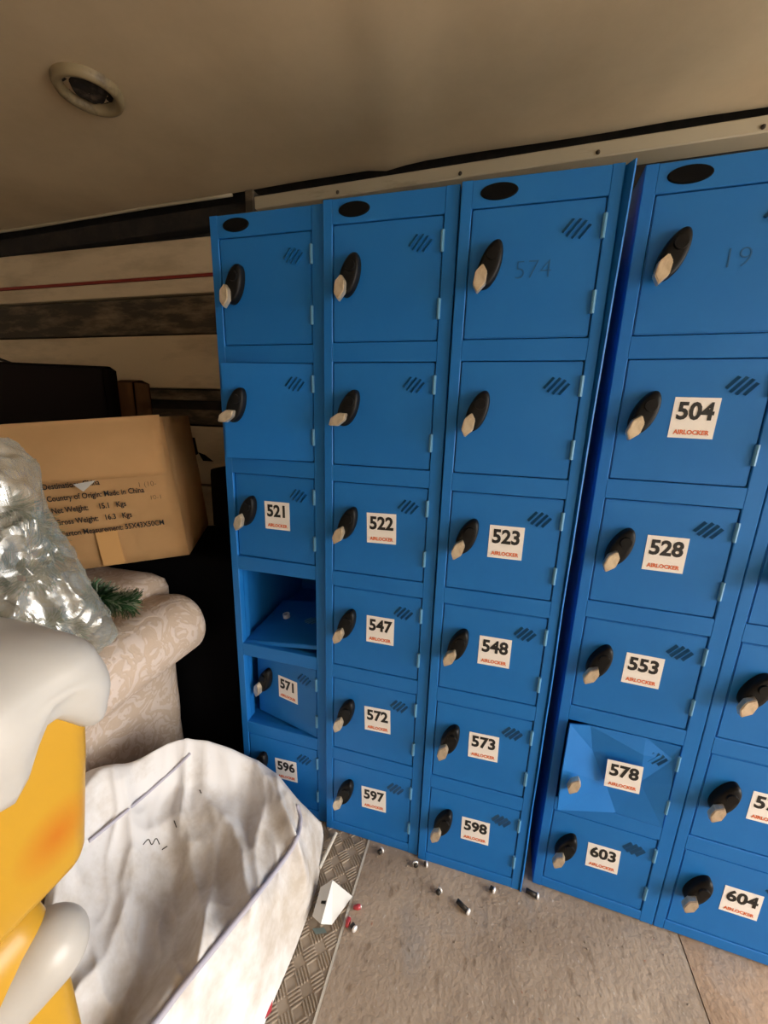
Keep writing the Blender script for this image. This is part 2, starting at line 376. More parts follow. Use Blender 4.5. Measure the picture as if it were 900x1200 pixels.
def hinge_mesh():
    bm = bmesh.new(); tube(bm, [(0, 0, -.021), (0, 0, .021)], .0042, 8); return mesh_from(bm, 'hinge')
def louvre_mesh():
    bm = bmesh.new()
    for k in range(4):
        cx = (k - 1.5) * .0105; d = Vector((.62, 0, .78)).normalized(); n = Vector((.78, 0, -.62)).normalized(); L = .018 if k in (1, 2) else .014
        c = Vector((cx, 0, -.004 * (k - 1.5)))
        q = [c - d * L, c + d * L]
        vs = [bm.verts.new(q[0] - n * .0028), bm.verts.new(q[1] - n * .0028), bm.verts.new(q[1] + n * .0028 + Vector((0, -.0045, 0))), bm.verts.new(q[0] + n * .0028 + Vector((0, -.0045, 0))),
              bm.verts.new(q[0] + n * .0029), bm.verts.new(q[1] + n * .0029)]
        for f in ((0, 1, 2, 3), (3, 2, 5, 4), (0, 3, 4), (1, 5, 2)): bm.faces.new([vs[i] for i in f])
    bmesh.ops.recalc_face_normals(bm, faces=bm.faces[:]); return mesh_from(bm, 'louvres')
def badge_mesh():
    bm = bmesh.new(); n = 28; a, b = .037, .0155
    r0 = [bm.verts.new((a * math.cos(2 * math.pi * k / n), 0, b * math.sin(2 * math.pi * k / n))) for k in range(n)]
    r1 = [bm.verts.new((.94 * a * math.cos(2 * math.pi * k / n), -.003, .9 * b * math.sin(2 * math.pi * k / n))) for k in range(n)]
    for k in range(n): bm.faces.new((r0[k], r0[(k + 1) % n], r1[(k + 1) % n], r1[k]))
    bm.faces.new(r1); bmesh.ops.recalc_face_normals(bm, faces=bm.faces[:]); return mesh_from(bm, 'badge')
M_DOOR, M_DENT = door_mesh(), dented_mesh(); M_BODY, M_KNOB, M_LATCH = lock_meshes(); M_HINGE, M_LOUV, M_BADGE = hinge_mesh(), louvre_mesh(), badge_mesh()
M_STICK = box_mesh('sticker', (-.0395, .0395, -.0006, .0008, -.0405, .0405))
for me, m in ((M_DOOR, 'blue_paint'), (M_DENT, 'blue_paint'), (M_BODY, 'black_plastic'), (M_KNOB, 'black_plastic'), (M_LATCH, 'latch_metal'), (M_HINGE, 'blue_edge'), (M_LOUV, 'louvre_blue'), (M_BADGE, 'badge_black'), (M_STICK, 'sticker_white')):
    me.materials.append(MATS[m])
def dpos(u, v, y): return (-DWID + u * DWID, y, DHT * (1 - v))
def place(name, me, m, parent, loc, rot=(0, 0, 0), sc=None):
    o = link(name, me, m, parent); o.location = loc; o.rotation_euler = rot
    if sc: o.scale = sc
    return o
def fit_door(d, num=None, lock=True, plate=True, ltilt=20., latch_rot=0., louv=True, lv=.43, dy=0., hinges=True):
    if plate and lock:
        b = place('lock_body', M_BODY, None, d, dpos(.175, lv, dy), (0, math.radians(ltilt), 0))
        place('lock_knob', M_KNOB, None, d, dpos(.175, lv, dy), (0, math.radians(ltilt), 0))
    if lock:
        a = math.radians(ltilt); off = Vector((-math.sin(a) * .030 - .006, dy, -math.cos(a) * .030)); p = Vector(dpos(.175, lv, 0)) + off
        place('latch', M_LATCH, None, d, p, (0, math.radians(ltilt + latch_rot), 0), (.76, 1, .92))
    if hinges:
        for v in (.20, .74): place('hinge', M_HINGE, None, d, dpos(1.004, v, -.002))
    if louv: place('louvres', M_LOUV, None, d, dpos(.81, .20, 0))
    if num:
        jit = random.uniform(-.012, .012); rr = math.radians(random.uniform(-2.5, 1.5))
        place('number_sticker', M_STICK, None, d, dpos(.545 + jit, .46, dy), (0, rr, 0))
        R = Matrix.Rotation(rr, 3, 'Y'); c = Vector(dpos(.545 + jit, .46, dy - .001))
        place('number_print', text_mesh(num, .047, .0016, 'CENTER', .92), 'ink_black', d, c + R @ Vector((0, 0, .012)), (0, rr, 0))
        place('brand_print', text_mesh('AIRLOCKER', .0125, .0004, 'CENTER', .93), 'ink_orange', d, c + R @ Vector((0, 0, -.029)), (0, rr, 0))
def make_locker(loc, ang, W, nums, label, opts={}):
    L = empty('locker', loc, ang); tag(L, label, 'locker', 'blue six-door lockers')
    link('carcass', make_carcass(W), 'blue_paint', L)
    place('badge', M_BADGE, None, L, (.075, 0, H - .024))
    for r in range(6):
        o = opts.get(r, {})
        if o.get('missing'): continue
        d = link('door', M_DENT if o.get('dent') else M_DOOR, None, L)
        d.location = (A_ + DW0 - .002, .0015 + o.get('y', 0), rowz(r) - DH + .002)
        d.rotation_euler = (0, o.get('roll', 0), math.radians(o.get('swing', 0)))
        fit_door(d, nums[r], plate=o.get('plate', True), latch_rot=o.get('lr', 0), ltilt=o.get('lt', 20) + random.uniform(-2, 2), dy=o.get('dy', 0), lv=o.get('lv', .43))
        if o.get('dent'): d['label'] = 'dented door with creased corner'
        if 'scribble' in o:
            place('scribble', text_mesh(o['scribble'], .05, -.0012), 'ink_scribble', d, dpos(o.get('su', .62), .48, -.0006))
    return L
make_locker((0, 0, 0), 0, .3085, [None, None, '521', None, '571', '596'],
            'blue locker column with a missing fourth door, next to the black bundle',
            {0: dict(lr=-12), 1: dict(swing=7, lr=38, lt=22), 2: dict(swing=-1.2), 3: dict(missing=True), 4: dict(swing=-13, lr=-10), 5: dict(lr=0)})
make_locker((.3117, -.0136, 0), 0, .3065, [None, None, '522', '547', '572', '597'],
            'blue locker column with stickers 522, 547, 572 and 597', {0: dict(lr=-10), 1: dict(lr=35, lt=24), 2: dict(lr=5), 3: dict(lr=5)})
c2 = make_locker((.6218, -.0214, 0), 0, .2986, [None, None, '523', '548', '573', '598'],
            'blue locker column with stickers 523 to 598 and a flared side edge', {0: dict(scribble='574', su=.52, lr=-8), 1: dict(lr=-5), 3: dict(lr=8)})
bm = bmesh.new()                      # bent side flange, flaring outwards towards the top
for k in range(25):
    z = 1.8 * k / 24; e = max(0, (z - .9) / .9); o = .004 + .009 * e * e + .002 * noise.noise(Vector((z * 5, 0, 0)))
    a = [bm.verts.new(p) for p in ((.2986, .012, z), (.2986 + o, -.004 - .006 * e, z), (.2986 + o + .003, -.002 - .006 * e, z), (.3012, .014, z))]
    if k:
        for q in range(4): bm.faces.new((prev[q], prev[(q + 1) % 4], a[(q + 1) % 4], a[q]))
    else: bm.faces.new(a[::-1])
    prev = a
bm.faces.new(prev); bmesh.ops.recalc_face_normals(bm, faces=bm.faces[:])
link('side_flange', mesh_from(bm, 'side_flange'), 'blue_paint', c2)
make_locker((.9606, .0076, .0057), -.0458, .3085, [None, '504', '528', '553', '578', '603'],
            'blue locker column with sticker 504 and a dented fifth door', {0: dict(scribble='19', su=.60, lr=-8), 3: dict(lr=8), 4: dict(dent=True, plate=False, lr=0, dy=-.017, lv=.50)})
make_locker((.9606 + .3103 * math.cos(-.0458), .0076 + .3103 * math.sin(-.0458), .0057), -.0458, .2986, [None, None, '529', '554', '579', '604'],
            'blue locker column with sticker 604, beside the column with the dented door')
# the fallen door lying inside the open compartment
ld = link('fallen_door', M_DOOR, None); tag(ld, 'blue locker door lying flat inside the open doorless compartment', 'locker door')
zs = rowz(3) - DH - .008
ld.rotation_euler = (math.radians(-86), math.radians(0), 0); ld.location = (A_ + DW0 - .004, .03, zs + .014)
ld.rotation_euler = Euler((math.radians(-84), math.radians(-6.5), 0))
ld.location = (A_ + DW0 - .004, .012, zs + .040)
ml = M_LOUV.copy(); ml.materials.clear(); place('louvres', ml, 'blue_edge', ld, dpos(.70, .50, -.001)); bm = bmesh.new(); lathe(bm, [(.006, 0), (.012, 0), (.012, .014), (.006, .014), (.006, 0)], 16)
place('lock_ring', mesh_from(bm, 'lock_ring'), 'steel_bright', ld, dpos(.30, .45, -.001), (math.radians(90), 0, 0))

# ------------------------------------------------------------------ black bundle, dark boxes behind
def soft_box(x0, x1, y0, y1, z0, ztop, n=18, amp=.012, r=.04, seed=0):
    bm = bmesh.new()
    bmesh.ops.create_cube(bm, size=1); bmesh.ops.subdivide_edges(bm, edges=bm.edges[:], cuts=n, use_grid_fill=True)
    for v in bm.verts:
        a, b, c = v.co.x + .5, v.co.y + .5, v.co.z + .5
        x, y = x0 + (x1 - x0) * a, y0 + (y1 - y0) * b; zt = ztop(x, y); z = z0 + (zt - z0) * c
        # rounded corners
        p = Vector((x, y, z)); q = Vector((min(max(x, x0 + r), x1 - r), min(max(y, y0 + r), y1 - r), min(z, zt - r)))
        d = p - q
        if d.length > r: p = q + d.normalized() * r
        k = noise.noise(p * 5 + Vector((seed, 0, 0))) * amp + noise.noise(p * 13 + Vector((0, seed, 0))) * amp * .4
        if c > .02: p += Vector((k, k * .8, k * .5))
        v.co = p
    return bm
bm = soft_box(-1.0, -.035, .085, .5, 0, lambda x, y: .812 + .05 * max(0, min(1, (x + .62) / .4)), 20, .006, .03, 3)
tag(link('cloth_bundle', mesh_from(bm, 'cloth_bundle'), 'black_cloth', smooth=True), 'tall bundle wrapped in black cloth between sofa and lockers', 'bundle')
bm = soft_box(-.33, -.015, .33, .5, .885, lambda x, y: 1.115 + .12 * (x + .33), 8, .004, .015, 9)
tag(link('dark_carton', mesh_from(bm, 'dark_carton'), 'carton_black'), 'small dark carton on the black bundle, against the blue locker side', 'box')

# big open carton -------------------------------------------------------
BRc = onz(222, 650, .868); ang, tl = math.radians(30), math.radians(5.5)
u = Vector((math.cos(ang) * math.cos(tl), math.sin(ang) * math.cos(tl), math.sin(tl))); nrm = Vector((math.sin(ang), -math.cos(ang), 0)); vv = nrm.cross(u) * -1
if vv.z < 0: vv = -vv
WC, HC, DC = .43, .445, .38
ct = empty('cardboard_carton'); tag(ct, 'large open tan cardboard carton with printed shipping text and hanging flap', 'carton')
Mx = Matrix((( u.x, -nrm.x, vv.x, 0), (u.y, -nrm.y, vv.y, 0), (u.z, -nrm.z, vv.z, 0), (0, 0, 0, 1)))
ct.matrix_world = Matrix.Translation(BRc) @ Mx                      # local: x along face to right (0 at right corner), y inwards, z up
def panel(name, fn, m='cardboard', parent=ct, nu=14, nv=12, th=.006):
    bm = bmesh.new(); g = [[bm.verts.new(fn(i / nu, j / nv)) for i in range(nu + 1)] for j in range(nv + 1)]
    for j in range(nv):
        for i in range(nu): bm.faces.new((g[j][i], g[j][i + 1], g[j + 1][i + 1], g[j + 1][i]))
    bmesh.ops.solidify(bm, geom=bm.faces[:], thickness=th); bmesh.ops.recalc_face_normals(bm, faces=bm.faces[:])
    return link(name, mesh_from(bm, name), m, parent, True)
def bulge(a, b): return math.sin(math.pi * min(max(a, 0), 1)) * math.sin(math.pi * min(max(b, 0), 1))
panel('front_panel', lambda a, b: Vector((-WC + a * WC, -.010 * bulge(a, b), b * HC)))
panel('side_panel', lambda a, b: Vector((.028 * bulge(a, b) , a * DC, b * HC)))
panel('side_panel', lambda a, b: Vector((-WC, a * DC, b * HC)))
panel('back_panel', lambda a, b: Vector((-WC + a * WC, DC, b * HC)))
panel('bottom_panel', lambda a, b: Vector((-WC + a * WC, b * DC, 0)))
panel('front_flap', lambda a, b: Vector((-WC + .0 + a * (WC - .004) , -.004 - .034 * math.sin(b * 1.9) - .006 * bulge(a, b), HC + .006 - b * .168 - .008 * a * b)))
panel('side_flap', lambda a, b: Vector((-WC - b * .12, a * DC * .9, HC - b * .15)))
panel('side_flap', lambda a, b: Vector((-.012 - b * .06, .02 + a * DC * .9, HC - b * .16)))
panel('back_flap', lambda a, b: Vector((-WC + a * WC, DC - b * .02, HC - b * .15)))
place('packing_tape', box_mesh('packing_tape', (-.03, .03, 0, .0012, 0, .115)), 'cardboard_tape', ct, (-.215, -.0135, .006))
for k, (s, dx) in enumerate((('Destination:  China', 0), ('Country of Origin: Made in China', 0), ('Net Weight:     15.1   Kgs', 0), ('Gross Weight:   16.3   Kgs', 0), ('Carton Measurement: 55X43X50CM', 0))):
    place('printed_line', text_mesh(s, .0235, .0004, 'LEFT', .80), 'ink_black', ct, (-.345 + .003 * k, -.0175, .268 - .0362 * k))
place('pen_scribble', text_mesh('1 (10-', .022, -.0004, 'LEFT', 1.), 'cardboard_dark', ct, (-.10, -.0165, .248))
place('pen_scribble', text_mesh('10-1', .020, -.0004, 'LEFT', 1.), 'cardboard_dark', ct, (-.075, -.0165, .205))
bm = bmesh.new(); vs = [bm.verts.new(p) for p in ((-.255, -.043, .272), (-.195, -.043, .278), (-.235, -.040, .248))]; bm.faces.new(vs)
bmesh.ops.solidify(bm, geom=bm.faces[:], thickness=.0008)
link('paper_slip', mesh_from(bm, 'paper_slip'), 'paper_white', ct)

def carton_box(name, x0, x1, y0, y1, z0, z1, m, label, rz=0.):
    c = empty(name, ((x0 + x1) / 2, (y0 + y1) / 2, z0), rz); hx, hy, h = (x1 - x0) / 2, (y1 - y0) / 2, z1 - z0; t = .006
    boxes('carton_wall', [(-hx, hx, -hy, -hy + t, 0, h), (-hx, hx, hy - t, hy, 0, h), (-hx, -hx + t, -hy, hy, 0, h), (hx - t, hx, -hy, hy, 0, h), (-hx, hx, -hy, hy, 0, t)], m, c)
    bm = bmesh.new()
    for s in (-1, 1):
        v = [bm.verts.new(p) for p in ((-hx, s * hy, h), (hx, s * hy, h), (hx, s * .004, h + .012), (-hx, s * .004, h + .012))]; bm.faces.new(v)
    bmesh.ops.solidify(bm, geom=bm.faces[:], thickness=.004)
    link('top_flap', mesh_from(bm, 'top_flap'), m, c); tag(c, label, 'box'); return c
xa = ony(114, 430, .25).x; za = ony(60, 431, .25).z
ra = .40; hx, hy = .30, .05
cc = Vector((xa, .27, 0)) - Matrix.Rotation(ra, 3, 'Z') @ Vector((hx, -hy, 0))
carton_box('dark_box', cc.x - hx, cc.x + hx, cc.y - hy, cc.y + hy, .86, za, 'carton_black', 'wide near-black box behind the tan carton flap', ra)
xb = ony(166, 452, .40).x
carton_box('brown_box', xa - .06, xb, .36, .44, .86, ony(140, 448, .36).z, 'cardboard_dark', 'small dark brown box between the black box and the wall boards', 0)
bm = soft_box(-1.75, -1.02, .1, .52, 0, lambda x, y: .855, 10, .004, .02, 5)
tag(link('storage_crate', mesh_from(bm, 'storage_crate'), 'carton_black'), 'black crate under the wide near-black box', 'crate')
bm = bmesh.new(); tube(bm, smooth_path([ony(-40, 405, Y1R - .007), ony(0, 421, Y1R - .007), ony(25, 430, Y1R - .007), ony(50, 440, Y1R - .007), ony(60, 470, Y1R - .007)]), .007, 8)
tag(link('cable', mesh_from(bm, 'cable'), 'cord_black', smooth=True), 'thin black cable hanging across the wall above the near-black box', 'cable')

# ------------------------------------------------------------------ damask sofa
damask()
def build_sofa():
    s = empty('sofa', (-.6, -.4, 0)); tag(s, 'cream damask sofa with a rolled arm beside the black bundle', 'sofa'); off = Vector((.6, .4, 0))
    # arm profile in xz (outer face to +x)
    prof = [(-.30, .03), (-.30, .22), (-.297, .36), (-.285, .45), (-.255, .51), (-.20, .545), (-.15, .575), (-.122, .625), (-.118, .675), (-.145, .725), (-.20, .75), (-.27, .745), (-.36, .72), (-.44, .69), (-.47, .62), (-.475, .03)]
    prof = [(p.x, p.y) for p in smooth_path([(a, b, 0) for a, b in prof], 3)]
    bm = bmesh.new(); ys = [.035, .03, .015, -.01, -.1, -.2, -.3, -.4, -.5, -.56, -.585, -.6]; sc = [.80, .90, .965, 1, 1, 1, 1, 1, 1, .97, .92, .85]; rings = []
    for y, k in zip(ys, sc):
        cx, cz = -.33, .45
        rings.append([bm.verts.new(Vector((cx + (x - cx) * k, y + .012 * noise.noise(Vector((x * 7, z * 7, 0))), max(.03, cz + (z - cz) * k))) + off) for x, z in prof])
    n = len(prof)
    for i in range(len(rings) - 1):
        for k in range(n - 1): bm.faces.new((rings[i][k], rings[i][k + 1], rings[i + 1][k + 1], rings[i + 1][k]))
        bm.faces.new((rings[i][n - 1], rings[i][0], rings[i + 1][0], rings[i + 1][n - 1]))
    bm.faces.new(rings[0][::-1]); bm.faces.new(rings[-1]); bmesh.ops.recalc_face_normals(bm, faces=bm.faces[:])
    link('arm', mesh_from(bm, 'arm'), 'damask', s, True)
    o = soft_box(-1.35, -.48, -.60, -.02, .06, lambda x, y: .44, 10, .006, .05, 1)
    for v in o.verts: v.co += off
    link('seat', mesh_from(o, 'seat'), 'damask', s, True)
    o = soft_box(-1.45, -.30, -.14, .078, .05, lambda x, y: .785, 14, .006, .045, 2)
    for v in o.verts: v.co += off
    link('backrest', mesh_from(o, 'backrest'), 'damask', s, True)
    o = soft_box(-1.55, -1.36, -.60, .05, .05, lambda x, y: .70, 10, .004, .05, 4)
    for v in o.verts: v.co += off
    link('arm', mesh_from(o, 'arm'), 'damask', s, True)
    for x in (-.345, -1.45):
        for y in (-.54, -.05):
            bm = bmesh.new(); tube(bm, [Vector((x, y, 0)) + off, Vector((x, y, .07)) + off], [.02, .026], 10); link('foot', mesh_from(bm, 'foot'), 'cardboard_dark', s)
build_sofa()

# ------------------------------------------------------------------ plastic bag with garlands
film()
def pillow(poly, dist, depth, amp=.02, nphi=40, nth=120, back=1., seed=0.):
    pts = [atd(x, y, dist) for x, y in poly]; c = sum(pts, Vector()) / len(pts); fw = (c - CAM_LOC).normalized()
    ax = Vector((0, 0, 1)).cross(fw).normalized() * -1; ay = ax.cross(fw); ay = ay if ay.z > 0 else -ay
    loop = smooth_path(pts + [pts[0]], 6)[:-1]; rel = [((p - c).dot(ax), (p - c).dot(ay)) for p in loop]
    pol = sorted((math.atan2(b, a), math.hypot(a, b)) for a, b in rel)
    def rad(t):
        for i in range(len(pol)):
            t0, r0 = pol[i - 1]; t1, r1 = pol[i]
            if i == 0: t0 -= 2 * math.pi
            if t0 <= t <= t1: return r0 + (r1 - r0) * (t - t0) / max(1e-9, t1 - t0)
        t0, r0 = pol[-1]; t1, r1 = pol[0]; t1 += 2 * math.pi; return r0 + (r1 - r0) * (t - t0) / (t1 - t0)
    bm = bmesh.new(); rows = []
    for i in range(1, nphi):
        ph = math.pi * i / nphi; row = []
        for k in range(nth):
            t = -math.pi + 2 * math.pi * (k + .5) / nth; r = rad(t) * math.sin(ph) ** .8; d = -math.cos(ph)
            p = c + ax * (r * math.cos(t)) + ay * (r * math.sin(t)) + fw * (depth * d * (back if d > 0 else 1))
            # sharp crumples
            q = p * 11 + Vector((seed, 0, 0)); k1 = 1 - abs(noise.noise(q)) * 2; k2 = 1 - abs(noise.noise(p * 29 + Vector((0, seed, 3)))) * 2
            p += (p - c).normalized() * ((k1 - .6) * amp + (k2 - .6) * amp * .5)
            row.append(bm.verts.new(p))
        rows.append(row)
    for i in range(len(rows) - 1):
        for k in range(nth): bm.faces.new((rows[i][k], rows[i][(k + 1) % nth], rows[i + 1][(k + 1) % nth], rows[i + 1][k]))
    a = bm.verts.new(c - fw * depth); b = bm.verts.new(c + fw * depth * back)
    for k in range(nth): bm.faces.new((a, rows[0][k], rows[0][(k + 1) % nth])); bm.faces.new((b, rows[-1][(k + 1) % nth], rows[-1][k]))
    bmesh.ops.recalc_face_normals(bm, faces=bm.faces[:]); return bm
bag_poly = [(-70, 525), (-20, 512), (20, 520), (45, 545), (52, 575), (62, 615), (85, 655), (108, 690), (125, 715), (134, 742), (115, 762), (85, 776), (50, 782), (10, 770), (-40, 760), (-90, 740), (-130, 680), (-120, 590)]
bg = link('plastic_bag', mesh_from(pillow(bag_poly, 1.17, .13, .020, nphi=80, nth=220, seed=2.), 'plastic_bag'), 'clear_film')
tag(bg, 'clear crumpled plastic bag full of green garlands, leaning on the carton', 'bag')
def garland(path, R, n, label, m2='fir_green', cnt=1, pale=.12):
    pts = smooth_path(path, 8); bm = bmesh.new(); tube(bm, pts, .004, 6)
    for k in range(n):
        i = random.randrange(len(pts) - 1); f = random.random(); p = pts[i].lerp(pts[i + 1], f); t = (pts[i + 1] - pts[i]).normalized()
        a = t.orthogonal().normalized(); a.rotate(Matrix.Rotation(random.uniform(0, 6.283), 3, t)); d = (a + t * random.uniform(.1, .8)).normalized(); L = R * random.uniform(.6, 1.1); s = t.cross(d).normalized() * .0022
        e = p + d * L; mi = 1 if random.random() < pale else 0
        vs = [bm.verts.new(p - s), bm.verts.new(p + s), bm.verts.new(e + s * .6), bm.verts.new(e - s * .6)]; bm.faces.new(vs).material_index = mi
    me = mesh_from(bm, 'fir_garland'); me.materials.append(MATS['fir_green']); me.materials.append(MATS['fir_pale'])
    return tag(link('fir_garland', me, None), label, 'garland')
random.seed(3)
g1 = garland([atd(-60, 600, 1.17), atd(0, 590, 1.16), atd(40, 610, 1.17), atd(60, 650, 1.18), atd(40, 680, 1.16), atd(0, 670, 1.13), atd(-50, 690, 1.15)], .045, 1900, 'green artificial fir garland coiled inside the clear plastic bag', pale=.25)
g2 = garland([atd(-60, 740, 1.16), atd(-10, 735, 1.13), atd(40, 738, 1.15), atd(75, 728, 1.17), atd(90, 740, 1.17), atd(50, 755, 1.16)], .038, 1500, 'paler artificial fir garland low inside the clear plastic bag', pale=.5)
g3 = garland([atd(100, 695, 1.33), atd(118, 700, 1.31), atd(135, 706, 1.31), atd(152, 706, 1.32)], .046, 1600, 'frosted green fir garland end poking out under the carton', pale=.4)
for k, (x, y) in enumerate(((24, 674), (30, 680))):
    pass
bm = bmesh.new(); c = atd(25, 677, 1.05)
for q in range(2): box(bm, c.x - .008, c.x + .008, c.y - .002, c.y + .002, c.z - .006 + q * .002, c.z + .004)
tag(link('red_tag', mesh_from(bm, 'red_tag'), 'red_plastic'), 'small red tag on the clear plastic bag', 'tag')

# ------------------------------------------------------------------ white fabric sack in the foreground
R1 = [(95, 920, .36), (155, 895, .37), (222, 867, .36), (305, 893, .22), (352, 940, .12), (376, 965, .05)]
R2 = [(70, 1000, .36), (130, 965, .32), (215, 928, .245), (318, 940, .20), (357, 975, .13), (379, 985, .0)]
R3 = [(50, 1080, .35), (130, 1040, .28), (215, 1010, .20), (300, 1035, .235), (350, 1035, .11), (371, 1040, .0)]
R4 = [(60, 1130, .33), (140, 1110, .27), (195, 1095, .215), (240, 1112, .265), (315, 1110, .12), (347, 1110, .0)]
R5 = [(80, 1180, .30), (130, 1180, .265), (155, 1185, .24), (182, 1195, .285), (265, 1190, .12), (312, 1195, .0)]
rows = [[onz(*q) for q in r] for r in (R1, R2, R3, R4, R5)]
back = [Vector((p.x, p.y + .03, 0)) for p in rows[0]]; front = [Vector((p.x + .01, p.y - .05, p.z * .9)) for p in rows[-1]]; ff = [Vector((p.x + .02, p.y - .03, 0)) for p in front]
grid = [back] + rows + [front, ff]
grid = [[Vector((min(r[0].x, r[0].x) - .01, r[0].y, 0))] + r for r in grid]
def cr(a, b, c, d, t): return .5 * ((2 * b) + (c - a) * t + (2 * a - 5 * b + 4 * c - d) * t * t + (3 * b - a - 3 * c + d) * t ** 3)
def gpt(s, t):
    ni, nj = len(grid), len(grid[0]); s = min(max(s, 0), ni - 1.0001); t = min(max(t, 0), nj - 1.0001); i, j = int(s), int(t); fs, ft = s - i, t - j
    cl = lambda k, n: min(max(k, 0), n - 1)
    rr = [cr(*[grid[cl(i + a, ni)][cl(j + b, nj)] for b in (-1, 0, 1, 2)], ft) for a in (-1, 0, 1, 2)]
    return cr(*rr, fs)
NS, NT = 170, 170
FIGC = onz(93, 1172, .5)           # corner of the display figure standing in front
bm = bmesh.new(); G = []
for a in range(NS + 1):
    row = []
    for b in range(NT + 1):
        s, t = a / NS * (len(grid) - 1), b / NT * (len(grid[0]) - 1); p = gpt(s, t)
        e = min(1, max(0, p.z) / .07)
        # fold direction runs towards the camera; ridged noise makes creases
        al, ac = p.x * .55 - p.y * .83, p.x * .83 + p.y * .55
        def rg(f, g, z, k=2.4): return max(0, 1 - k * abs(noise.noise(Vector((ac * f + .25 * math.sin(al * 7), al * g, z))))) ** 1.6
        k3 = noise.noise(Vector((p.x * 4, p.y * 4, 9)))
        e *= min(1, max(.12, (s - .95) / .6))
        p = p + Vector((.2, -.1, 1)).normalized() * (e * (.014 * k3 + .036 * rg(6.5, 2.6, 4.4) + .020 * rg(11, 4, 1.3) + .008 * rg(24, 9, 7.7) - .020))
        if p.x > -.01: p.y = min(p.y, -.044 if p.x < .3 else -.038)
        if p.x < FIGC.x + .02: p.y = max(p.y, FIGC.y + .02)
        p.z = max(p.z, .001); row.append(bm.verts.new(p))
    G.append(row)
for a in range(NS):
    for b in range(NT):
        try: bm.faces.new((G[a][b], G[a + 1][b], G[a + 1][b + 1], G[a][b + 1]))
        except ValueError: pass
bmesh.ops.recalc_face_normals(bm, faces=bm.faces[:])
surf = [[v.co.copy() for v in r] for r in G]
me = mesh_from(bm, 'fabric_sack')
sk = empty('fabric_sack', (.05, -.35, 0)); tag(sk, 'rumpled white fabric sack with lilac piping on the floor', 'sack')
so = link('sack_body', me, 'white_sheet', sk, True); so.matrix_parent_inverse = Matrix.Translation((-.05, .35, 0))
bvh = BVHTree.FromPolygons([v.co.copy() for v in me.vertices], [tuple(p.vertices) for p in me.polygons])
def drape(px, lift):
    out = []
    for p in smooth_path([(x, y, 0) for x, y in px], 10):
        h = bvh.ray_cast(CAM_LOC, ray(p.x, p.y).normalized())
        if h[0] is not None: out.append(h[0] + Vector((0, 0, lift)))
    return out
def seam(px, r):
    pts = drape(px, r * .9); pts = [sum((pts[min(max(i + k, 0), len(pts) - 1)] for k in (-1, 0, 1)), Vector()) / 3 for i in range(len(pts))]
    bm = bmesh.new(); tube(bm, pts, r, 6); o = link('piping', mesh_from(bm, 'piping'), 'piping_lilac', sk, True); o.matrix_parent_inverse = Matrix.Translation((-.05, .35, 0))
seam([(348, 945), (352, 965), (345, 990), (325, 1020), (290, 1065), (250, 1115), (215, 1158), (188, 1194), (172, 1214)], .0065)
seam([(223, 884), (205, 902), (160, 942), (104, 988)], .0045)
for st in ([(168, 990), (174, 984), (178, 990), (183, 983), (187, 990)], [(204, 962), (207, 970)], [(234, 926), (236, 930)], [(190, 996), (196, 992)]):
    pts = drape(st, .001)
    if len(pts) > 1:
        bm = bmesh.new(); tube(bm, pts, .0012, 4)
        o = link('pen_mark', mesh_from(bm, 'pen_mark'), 'steel_dark', sk); o.matrix_parent_inverse = Matrix.Translation((-.05, .35, 0))

# ------------------------------------------------------------------ white folded card beside the sack
bm = bmesh.new()
pts = {k: onz(*p) + Vector((.010, 0, 0)) for k, p in dict(a=(372, 1038, .03), b=(386, 1030, .045), c=(409, 1049, .003), d=(385, 1082, .003), e=(372, 1081, .035), f=(362, 1072, .02), g=(383, 1076, .03)).items()}
for f in ('a f e b', 'b e d c'): bm.faces.new([bm.verts.new(pts[k]) for k in f.split()])
bmesh.ops.remove_doubles(bm, verts=bm.verts[:], dist=.0005); bmesh.ops.solidify(bm, geom=bm.faces[:], thickness=.002)
fc = link('folded_card', mesh_from(bm, 'folded_card'), 'paper_white'); tag(fc, 'folded white card scrap on the floor beside the white sack', 'card')
bm = bmesh.new(); q = [pts['a'].lerp(pts['b'], t).lerp(pts['f'].lerp(pts['e'], t), s) + Vector((.001, -.001, .0035)) for t, s in ((.45, .5), (.9, .5), (.9, .58), (.45, .58))]
bm.faces.new([bm.verts.new(p) for p in q]); bmesh.ops.solidify(bm, geom=bm.faces[:], thickness=.0008); link('slot', mesh_from(bm, 'slot'), 'steel_dark', fc)

